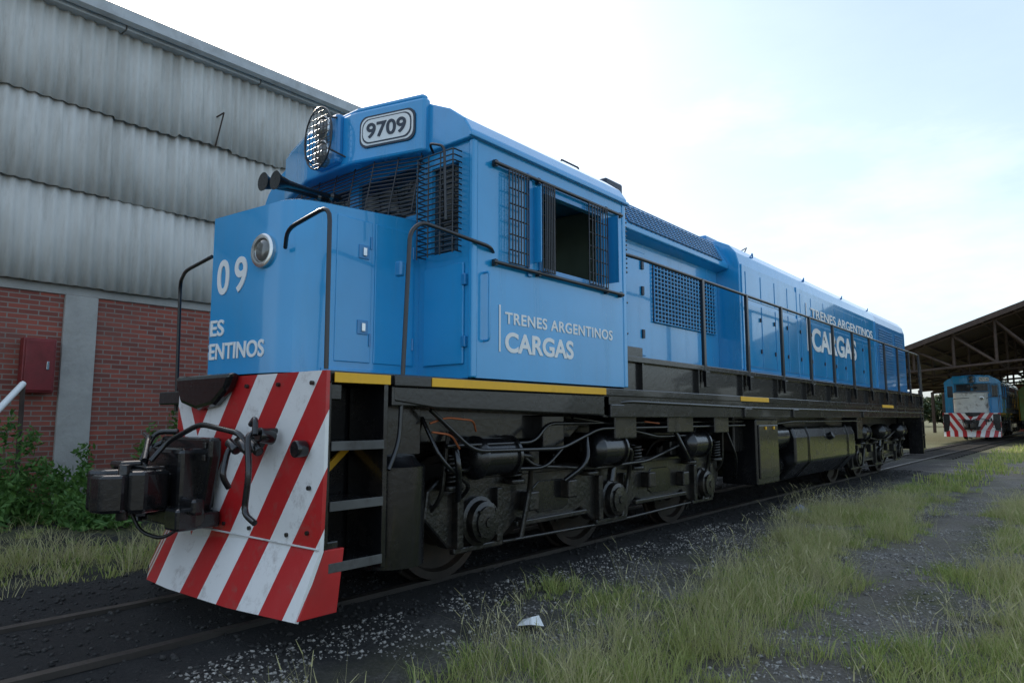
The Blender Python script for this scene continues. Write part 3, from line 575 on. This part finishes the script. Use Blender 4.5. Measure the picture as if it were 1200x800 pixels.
    boxes('rear_steps',[(1.1,1.42,19.75,20.08,z,z+.04) for z in (.6,.95,1.3)]+[(1.1,1.42,19.72,19.75,.5,1.6)],BLACK,.004)
    box('rear_coupler',-.15,.15,20.1,20.75,.82,1.08,BLACK,.03)
    CUR[0]=None

locomotive('diesel_locomotive',(-4.75,0,0),True)
locomotive('diesel_locomotive.001',(-5.6,45.8,0),False)

# ------------------------------------------------------------------ track
empty('railway_track')
for i,x in enumerate((-5.28,-4.22)):
    prism(f'rail_{i}',[(x-.035,.10),(x+.035,.10),(x+.035,.065),(x+.01,.055),(x+.01,-.02),(x-.01,-.02),(x-.01,.055),(x-.035,.065)],'y',-12,110,RAILM)
boxes('sleepers',[(-5.75,-3.75,y,y+.22,-.1,.045+.012*random.random()) for y in np.arange(-11,60,.65)],SLEEP)
CUR[0]=None

lat=rng.random((512,512))
def vn(x,y,s):
    x=x*s+100;y=y*s+100; i=np.floor(x).astype(int);j=np.floor(y).astype(int);fx=x-i;fy=y-j
    fx=fx*fx*(3-2*fx);fy=fy*fy*(3-2*fy); i%=511;j%=511
    return (lat[i,j]*(1-fx)+lat[i+1,j]*fx)*(1-fy)+(lat[i,j+1]*(1-fx)+lat[i+1,j+1]*fx)*fy
def fbm(x,y,s): return vn(x,y,s)*.55+vn(x,y,s*2.3)*.28+vn(x,y,s*5.1)*.17

# ------------------------------------------------------------------ ground
def gz(x,y):
    near=np.clip((np.abs(x+4.75)-1.2)/1.0,0,1)
    return (fbm(x,y,.7)-.5)*.12*near+(fbm(x,y,3)-.5)*.04+.065*(1-near)
xs=np.concatenate([[-500,-200,-80,-40,-25],np.arange(-18,4,.10),[6,10,20,50,120,500]])
ysg=np.concatenate([[-200,-50,-15,-6],np.arange(-2,26,.12),np.arange(26,60,1.0),[70,90,150,300,900]])
X,Y=np.meshgrid(xs,ysg,indexing='ij'); Z=gz(X,Y)
Z[(X<-18)|(X>4)|(Y>26)|(Y<-2)]=0
nx,ny=X.shape; V=np.stack([X,Y,Z],-1).reshape(-1,3)
I=np.arange(nx*ny).reshape(nx,ny); Fq=np.stack([I[:-1,:-1],I[1:,:-1],I[1:,1:],I[:-1,1:]],-1).reshape(-1,4)
me=bpy.data.meshes.new('ground'); me.from_pydata(V.tolist(),[],Fq.tolist()); me.materials.append(groundmat())
me.polygons.foreach_set('use_smooth',[True]*len(me.polygons))
COL.objects.link(bpy.data.objects.new('ground',me))

# ------------------------------------------------------------------ grass
def npmesh(name,V,F3,F4,m):
    me=bpy.data.meshes.new(name)
    nv=len(V); me.vertices.add(nv); me.vertices.foreach_set('co',V.astype(np.float32).ravel())
    loops=[];starts=[];tot=0
    if F4 is not None and len(F4): loops.append(F4.ravel()); starts.append(np.arange(len(F4))*4); tot=len(F4)*4
    if F3 is not None and len(F3): loops.append(F3.ravel()); starts.append(tot+np.arange(len(F3))*3)
    lp=np.concatenate(loops).astype(np.int32); st=np.concatenate(starts).astype(np.int32)
    me.loops.add(len(lp)); me.loops.foreach_set('vertex_index',lp); me.polygons.add(len(st)); me.polygons.foreach_set('loop_start',st)
    me.update(calc_edges=True); me.validate(); me.materials.append(m)
    o=bpy.data.objects.new(name,me); COL.objects.link(o); o.name=name; return o
def blades(name,x,y,h,w,lean,m,dirs=None):
    n=len(x); z=gz(x,y); a=rng.random(n)*2*math.pi; b=rng.random(n)*2*math.pi if dirs is None else dirs
    dx=np.cos(a);dy=np.sin(a); lx=np.cos(b)*lean*h; ly=np.sin(b)*lean*h
    def P(px,py,pz): return np.stack([px,py,pz],-1)
    v0=P(x-dx*w,y-dy*w,z-.01);v1=P(x+dx*w,y+dy*w,z-.01)
    v2=P(x-dx*w*.7+lx*.35,y-dy*w*.7+ly*.35,z+h*.55);v3=P(x+dx*w*.7+lx*.35,y+dy*w*.7+ly*.35,z+h*.55)
    v4=P(x+lx,y+ly,z+h*(1-.25*lean))
    V=np.stack([v0,v1,v2,v3,v4],1).reshape(-1,3); b0=np.arange(n)*5
    F4=np.stack([b0,b0+1,b0+3,b0+2],-1);F3=np.stack([b0+2,b0+3,b0+4],-1)
    return npmesh(name,V,F3,F4,m)
def dens(x,y):
    d=(fbm(x,y,1.1)-.5)*2.4+.10
    d=d+.48*np.exp(-((x+2.2)/.50)**2)*(y<12)+.40*(x>-1.0)-.38*np.exp(-((x+1.5)/.35)**2)
    d=d+.42*np.clip((4.6-y)/1.2,0,1)*(x>-2.95)
    d=d-.8*np.clip((-x-2.75)/.4,0,1)+1.25*np.exp(-((x+3.2)/.36)**2-((y-4.3)/.7)**2)+1.5*np.exp(-((x+3.2)/.5)**2-((y-10.4)/1.3)**2)+.4*(y>12)*(x>-3.3)*(x<-1.9)
    d=np.where((x<-3.45)&(x>-6.4),d-.5,d)
    d=np.where(x<-6.6,(fbm(x,y,.6)-.5)*1.6+.30+.35*np.exp(-((x+7.6)/.8)**2),d)
    return np.clip(d*1.4,0,1)
def tufts(n,per,x0,x1,y0,y1,pw,rad):
    x=rng.uniform(x0,x1,n); y=y0+(y1-y0)*rng.random(n)**pw; d=dens(x,y); k=rng.random(n)<d**1.3; k&=~((x>-5.9)&(x<-3.75)); x=x[k];y=y[k];d=d[k]
    hm=(.40+1.0*rng.random(len(x)))*(.35+.65*d)
    cnt=rng.poisson(per,len(x)); X=np.repeat(x,cnt);Y=np.repeat(y,cnt);Hm=np.repeat(hm,cnt)
    th=rng.random(len(X))*2*math.pi; r=rad*rng.random(len(X))**.7
    return X+np.cos(th)*r,Y+np.sin(th)*r,Hm,th+rng.normal(0,.5,len(X))
x,y,hm,th=tufts(14500,15,-3.75,1.2,1.2,16,1.4,.055)
blades('grass',x,y,(.035+.14*rng.random(len(x)))*hm,.0016+.0016*rng.random(len(x)),.35+.8*rng.random(len(x)),GRASS,th)
x,y,hm,th=tufts(6000,9,-3.75,1.2,1.3,14,1.4,.05)
k=fbm(x,y,.9)>.38; x,y,hm,th=x[k],y[k],hm[k],th[k]
blades('dry_grass',x,y,(.13+.29*rng.random(len(x)))*hm,.0011+.0008*rng.random(len(x)),.3+.6*rng.random(len(x)),STRAW,th)
x,y,hm,th=tufts(9000,6,-3.8,8,16,46,1,.15)
blades('grass.001',x,y,(.06+.16*rng.random(len(x)))*hm,.008+.006*rng.random(len(x)),.5*rng.random(len(x)),GRASS,th)
x,y,hm,th=tufts(4200,13,-11.9,-6.4,-1,14,1,.08); blades('grass.002',x,y,(.06+.19*rng.random(len(x)))*hm,.003+.003*rng.random(len(x)),.3+.7*rng.random(len(x)),GRASS,th)
x,y,hm,th=tufts(2200,10,-10.5,-6.4,-1,9,1,.08); blades('dry_grass.001',x,y,(.15+.28*rng.random(len(x)))*hm,.0024+.001*rng.random(len(x)),.4+.7*rng.random(len(x)),STRAW,th)
n=9000; x=rng.uniform(-3.6,1.0,n); y=1.6+11*rng.random(n)**1.3; k=(fbm(x,y,.9)>.42)&(rng.random(n)<dens(x,y)); x=x[k];y=y[k]; n=len(x)
h=.16+.22*rng.random(n); z=gz(x,y); a=rng.random(n)*6.28; lx=np.cos(a)*.1;ly=np.sin(a)*.1
def ribs(P0,P1,w0,w1):
    n=len(P0); d=rng.random(n)*6.28; o=np.stack([np.cos(d),np.sin(d),0*d],-1)
    V=np.stack([P0-o*w0,P0+o*w0,P1+o*w1,P1-o*w1],1).reshape(-1,3); b=np.arange(n)*4
    return V,np.stack([b,b+1,b+2,b+3],-1)
P0=np.stack([x,y,z],-1);P1=np.stack([x+lx,y+ly,z+h],-1);P2=P1+np.stack([lx*.5,ly*.5,.05+0*x],-1)
Va,Fa=ribs(P0,P1,.0009,.0009);Vb,Fb=ribs(P1,P2,.0035,.001)
npmesh('grass_seed_heads',np.concatenate([Va,Vb]),None,np.concatenate([Fa,Fb+len(Va)]),STRAW)

def stones(name,x,y,s,m):
    n=len(x); z=gz(x,y)+s*.25; base=np.array([(1,0,0),(-1,0,0),(0,1,0),(0,-1,0),(0,0,.7),(0,0,-.7)])
    R=rng.normal(size=(n,3,3)); Q=np.linalg.qr(R)[0]; sc=s[:,None,None]*(.6+.8*rng.random((n,6,1)))
    V=np.einsum('nij,kj->nki',Q,base)*sc*np.array([1,1,.7])+np.stack([x,y,z],-1)[:,None,:]
    f=np.array([(0,2,4),(2,1,4),(1,3,4),(3,0,4),(2,0,5),(1,2,5),(3,1,5),(0,3,5)])
    F=(f[None]+np.arange(n)[:,None,None]*6).reshape(-1,3)
    return npmesh(name,V.reshape(-1,3),F,None,m)
n=38000; x=rng.uniform(-3.8,.5,n); y=1.2+13*rng.random(n)**1.3; k=(rng.random(n)<(1.1-dens(x,y)))&(fbm(x,y,1.3)>.40); x=x[k];y=y[k]
stones('gravel',x,y,.005+.013*rng.random(len(x))**2.5,STONE)
n=12000; x=rng.uniform(-6.6,-3.4,n); y=rng.uniform(-1,20,n); stones('ballast',x,y,.008+.018*rng.random(n)**2,M('cinder_stone',(.035,.033,.031),.9,var=.5,ns=9))

mesh('litter_paper',[(-2.98,3.55,.05),(-2.88,3.58,.07),(-2.84,3.66,.05),(-2.93,3.72,.09),(-3.02,3.66,.06),(-2.92,3.63,.10)],[(0,1,5),(1,2,5),(2,3,5),(3,4,5),(4,0,5)],WHITE)
mesh('litter_bag',[(-3.5,10.2,.03),(-3.25,10.2,.05),(-3.2,10.5,.04),(-3.45,10.55,.03),(-3.35,10.35,.16)],[(0,1,4),(1,2,4),(2,3,4),(3,0,4)],M('blue_bag',(.12,.18,.5),.4))

# ------------------------------------------------------------------ leafy weeds
def leaves(name,cs,n,size,m):
    P=[]
    for (cx,cy,cz,rx,ry,rz) in cs:
        k=int(n*rx*ry*rz*8)+60; u=rng.normal(size=(k,3)); u/=np.linalg.norm(u,axis=1)[:,None]; r=rng.random(k)[:,None]**.45
        P.append(u*r*np.array([rx,ry,rz])+np.array([cx,cy,cz]))
    P=np.concatenate(P); P=P[P[:,2]>.0]; n=len(P)
    a=rng.normal(size=(n,3)); a/=np.linalg.norm(a,axis=1)[:,None]; b=np.cross(a,rng.normal(size=(n,3))); b/=np.linalg.norm(b,axis=1)[:,None]
    s=(size*(.5+rng.random(n)))[:,None]
    V=np.stack([P-a*s,P-b*s*.35,P+a*s,P+b*s*.35],1).reshape(-1,3); i=np.arange(n)*4
    return npmesh(name,V,None,np.stack([i,i+1,i+2,i+3],-1),m)
def bush(name,c,r,hh,k,n=700,size=.05):
    cs=[]
    for _ in range(k):
        a=random.random()*6.28; d=random.random()**.5*r; hz=hh*random.uniform(.3,1)*(1-.5*d/r)
        cx=max(-11.6,c[0]+math.cos(a)*d*.7); cy=c[1]+math.sin(a)*d
        for q in range(3):
            t=(q+.6)/3; cs.append((cx+random.uniform(-.1,.1),cy+random.uniform(-.12,.12),hz*t,.22*(1.2-t)+.06,.24*(1.2-t)+.06,hz*.2))
    return leaves(name,cs,n,size,LEAF)
bush('weed_bush',(-11.0,2.2,0),1.3,2.1,28)
bush('weed_bush.001',(-11.2,5.4,0),1.2,2.3,26)
bush('weed_bush.002',(-10.3,3.6,0),1.6,.9,18)
bush('weed_bush.003',(-11.3,8.0,0),1.5,1.5,14)
bush('weed_bush.004',(-10.2,0.6,0),1.4,1.2,14)

cs=[]
for i in range(46):
    xx=-70+i*3.4+random.uniform(-1,1); hh=random.uniform(4,8)
    for k in range(5): cs.append((xx+random.uniform(-2,2),125+random.uniform(-6,6),hh*random.uniform(.3,.85),random.uniform(1.2,2.6),1.6,hh*.28))
leaves('distant_trees',cs,10,.45,TREEL)

# ------------------------------------------------------------------ warehouse
empty('warehouse_building')
XW=-12.0
box('brick_wall',XW-.3,XW,-8,36,-.2,3.28,BRICK,0)
box('concrete_lintel',XW-.3,XW+.03,-8,36,3.283,3.52,CONC,.01)
for i,y in enumerate((-4.7,-.6,3.44,7.6,11.8,16,20.2,24.4,28.6,32.8)):
    box(f'concrete_pier_{i}',XW-.2,XW+.06,y,y+.46,-.2,3.28,CONC,.01)
yy=np.arange(-8,36,.02212)
def corr(name,z0,z1,xo0,xo1):
    prof=.026*np.cos(2*math.pi*yy/.177)
    wob=.012*np.sin(yy*1.3+z0)
    jag=np.repeat(rng.normal(0,.014,len(yy)//45+1),45)[:len(yy)]
    jx=np.repeat(rng.normal(0,.010,len(yy)//45+1),45)[:len(yy)]
    V=[]
    for z,xo in ((z0,xo0),((z0+z1)/2,(xo0+xo1)/2),(z1,xo1)):
        V.append(np.stack([XW+xo+prof+wob+jx,yy,(z+jag)+0*yy],-1))
    V=np.concatenate(V); n=len(yy); F=[]
    for r in range(2):
        i=np.arange(n-1)+r*n; F.append(np.stack([i,i+1,i+1+n,i+n],-1))
    o=npmesh(name,V,None,np.concatenate(F),ASB); o.parent=CUR[0]; o.data.polygons.foreach_set('use_smooth',[True]*len(o.data.polygons))
    s=o.modifiers.new('s','SOLIDIFY'); s.thickness=.012
corr('fibre_cement_row_1',3.42,5.05,.13,.06); corr('fibre_cement_row_2',4.92,6.42,.14,.06); corr('fibre_cement_row_3',6.28,7.9,.14,.06)
box('upper_backing',XW-.3,XW-.04,-8,36,3.52,7.85,CONC,0)
boxes('fascia',[(XW-.1,XW+.22,y,y+2.38,7.78,7.95) for y in np.arange(-8,36,2.4)],GALV,.01)
prism('gutter',[(XW+.22,8.05),(XW+.22,7.86),(XW+.30,7.82),(XW+.38,7.86),(XW+.38,8.05),(XW+.36,8.05),(XW+.36,7.88),(XW+.30,7.85),(XW+.24,7.88),(XW+.24,8.05)],'y',-8,36,GALV)
mesh('roof',[(XW+.3,-8,8.0),(XW+.3,36,8.0),(XW-10,36,10.6),(XW-10,-8,10.6)],[(0,1,2,3)],ASB)
wall('gable_wall','y',36,XW-20,XW,-.2,7.8,[],.2,CONC)
tubes('wall_bracket',[[(XW+.15,5.6,6.3),(XW+.42,5.6,6.85)],[(XW+.15,5.6,6.85),(XW+.42,5.6,6.85)]],.014,RUSTY,0)
CUR[0]=None
empty('fire_hose_cabinet')
box('cabinet_body',XW+.06,XW+.24,2.90,3.32,1.76,2.56,REDBOX,.015)
box('cabinet_door',XW+.24,XW+.26,2.93,3.29,1.79,2.53,REDBOX,.01)
box('cabinet_handle',XW+.26,XW+.28,3.20,3.23,2.1,2.22,CHROME,.003)
CUR[0]=None
empty('white_pole'); tubes('pole',[[(-9.9,2.0,1.15),(-10.9,2.72,1.85)]],.04,WHITE,0); tubes('pole_stay',[[(-10.9,2.72,1.85),(-10.92,2.74,0)]],.03,RUSTY,0); CUR[0]=None

# ------------------------------------------------------------------ open train shed
empty('train_shed')
XL,XR,XA=-11.5,15.5,2.0; ZE=3.75; ZA=8.65; Y0,Y1=44,86
def roofz(x): return ZE+(ZA-ZE)*(1-abs(x-XA)/(XR-XA))
for nm_,a,b in (('a',XL,XA),('b',XA,XR)):
    k=int(abs(b-a)*6); V=[];F=[]
    for i in range(k+1):
        x=a+(b-a)*i/k
        for yv in (Y0-.6,Y1): V.append((x,yv,roofz(x)+.12))
    for i in range(k): F.append((2*i,2*i+1,2*i+3,2*i+2))
    o=mesh('shed_roof_'+nm_,V,F,RUSTY); s=o.modifiers.new('s','SOLIDIFY'); s.thickness=.06
for j,yv in enumerate(np.arange(Y0,Y1,6)):
    T=[[(XL,yv,ZE),(XA,yv,ZA),(XR,yv,ZE)],[(XL,yv,ZE-.1),(XA,yv,ZE+1.0),(XR,yv,ZE-.1)]]
    xsn=np.linspace(XL,XR,15)
    for i,xv in enumerate(xsn[1:-1]):
        zb=ZE-.1+1.1*(1-abs(xv-XA)/(XR-XA)); T.append([(xv,yv,zb),(xv,yv,roofz(xv))]); x2=xsn[i]; T.append([(xv,yv,zb),(x2,yv,roofz(x2))])
    tubes(f'roof_truss_{j}',T,.08,RUSTY,0,1)
    boxes(f'shed_columns_{j}',[(x-.12,x+.12,yv-.12,yv+.12,-.1,roofz(x)) for x in (XL,XA,XR)],RUSTY,.01)
boxes('purlins',[(x-.05,x+.05,Y0-.5,Y1,roofz(x)-.02,roofz(x)+.09) for x in np.linspace(XL+.3,XR-.3,20)],RUSTY)
prism('front_barge_board',[(XL,ZE+.02),(XA,ZA+.02),(XR,ZE+.02),(XR,ZE+.3),(XA,ZA+.32),(XL,ZE+.3)],'y',Y0-.72,Y0-.64,RUSTY)
wall('shed_back_wall','y',Y1,XL,XR,-.1,ZE+1,[(-3,5,-.1,3.6)],.2,BRICK)
CUR[0]=None
empty('freight_wagon')
gx=-2.6
prism('wagon_body',[(gx-1.25,1.2),(gx+1.25,1.2),(gx+1.3,3.2),(gx+1.0,3.5),(gx-1.0,3.5),(gx-1.3,3.2)],'y',57,71,GREENP,.03)
boxes('wagon_ribs',[(gx-1.36,gx-1.27,y,y+.1,1.2,3.2) for y in np.arange(57.3,71,1.2)]+[(gx-1.0,gx+1.0,56.9,57.0,z,z+.08) for z in (1.5,2.2,2.9)],YELL,.01)
box('wagon_frame',gx-1.2,gx+1.2,56.7,71.3,.95,1.2,BLACK,.02)
for i,y in enumerate((58,59.8,68,69.8)):
    for s in (-.53,.53): cyl(f'wheel_{i}_{s}',(gx+s-.06,y,.5),(gx+s+.06,y,.5),.42,WHEELM)
CUR[0]=None

# ------------------------------------------------------------------ light, sky, camera
EL=math.radians(36); AZ=math.radians(-74)
S=Vector((math.sin(AZ)*math.cos(EL),math.cos(AZ)*math.cos(EL),math.sin(EL)))
sun=bpy.data.lights.new('sun','SUN'); sun.energy=5; sun.angle=math.radians(.5); sun.color=(1,.92,.80)
so=bpy.data.objects.new('sun',sun); so.rotation_euler=(-S).to_track_quat('-Z','Y').to_euler(); so.location=(-30,10,25); COL.objects.link(so)
w=bpy.data.worlds.new('World'); scene.world=w; w.use_nodes=True; nt=w.node_tree
bg=nt.nodes['Background']; sky=nd(nt,'ShaderNodeTexSky',sky_type='NISHITA'); sky.sun_disc=False; sky.sun_elevation=EL; sky.sun_rotation=AZ
sky.air_density=1.0; sky.dust_density=3.0; sky.ozone_density=1.0
f=noise(nt,1.6,7,.6,coord='Generated',scl=(1,1,3.0))
veil=ramp(nt,f,[(.38,(.42,.53,.63)),(.56,(.48,.59,.68)),(.76,(.80,.84,.87))])
vs=nd(nt,'ShaderNodeVectorMath',operation='SCALE'); nt.links.new(veil,vs.inputs[0]); vs.inputs['Scale'].default_value=5.5
ad=nd(nt,'ShaderNodeVectorMath',operation='ADD'); nt.links.new(sky.outputs[0],ad.inputs[0]); nt.links.new(vs.outputs[0],ad.inputs[1])
nt.links.new(ad.outputs[0],bg.inputs['Color']); bg.inputs['Strength'].default_value=.15
scene.view_settings.view_transform='Standard'; scene.view_settings.look='None'; scene.view_settings.exposure=0

psi=math.radians(40.4); th=math.radians(6.35)
Fw=Vector((-math.sin(psi)*math.cos(th),math.cos(psi)*math.cos(th),math.sin(th))); R=Vector((math.cos(psi),math.sin(psi),0)); U=R.cross(Fw)
cam=bpy.data.cameras.new('camera'); cam.lens=24; cam.sensor_width=36; cam.clip_end=3000; cam.clip_start=.05
co=bpy.data.objects.new('camera',cam); co.matrix_world=Matrix(((R.x,U.x,-Fw.x,0),(R.y,U.y,-Fw.y,0),(R.z,U.z,-Fw.z,1.4),(0,0,0,1)))
COL.objects.link(co); scene.camera=co
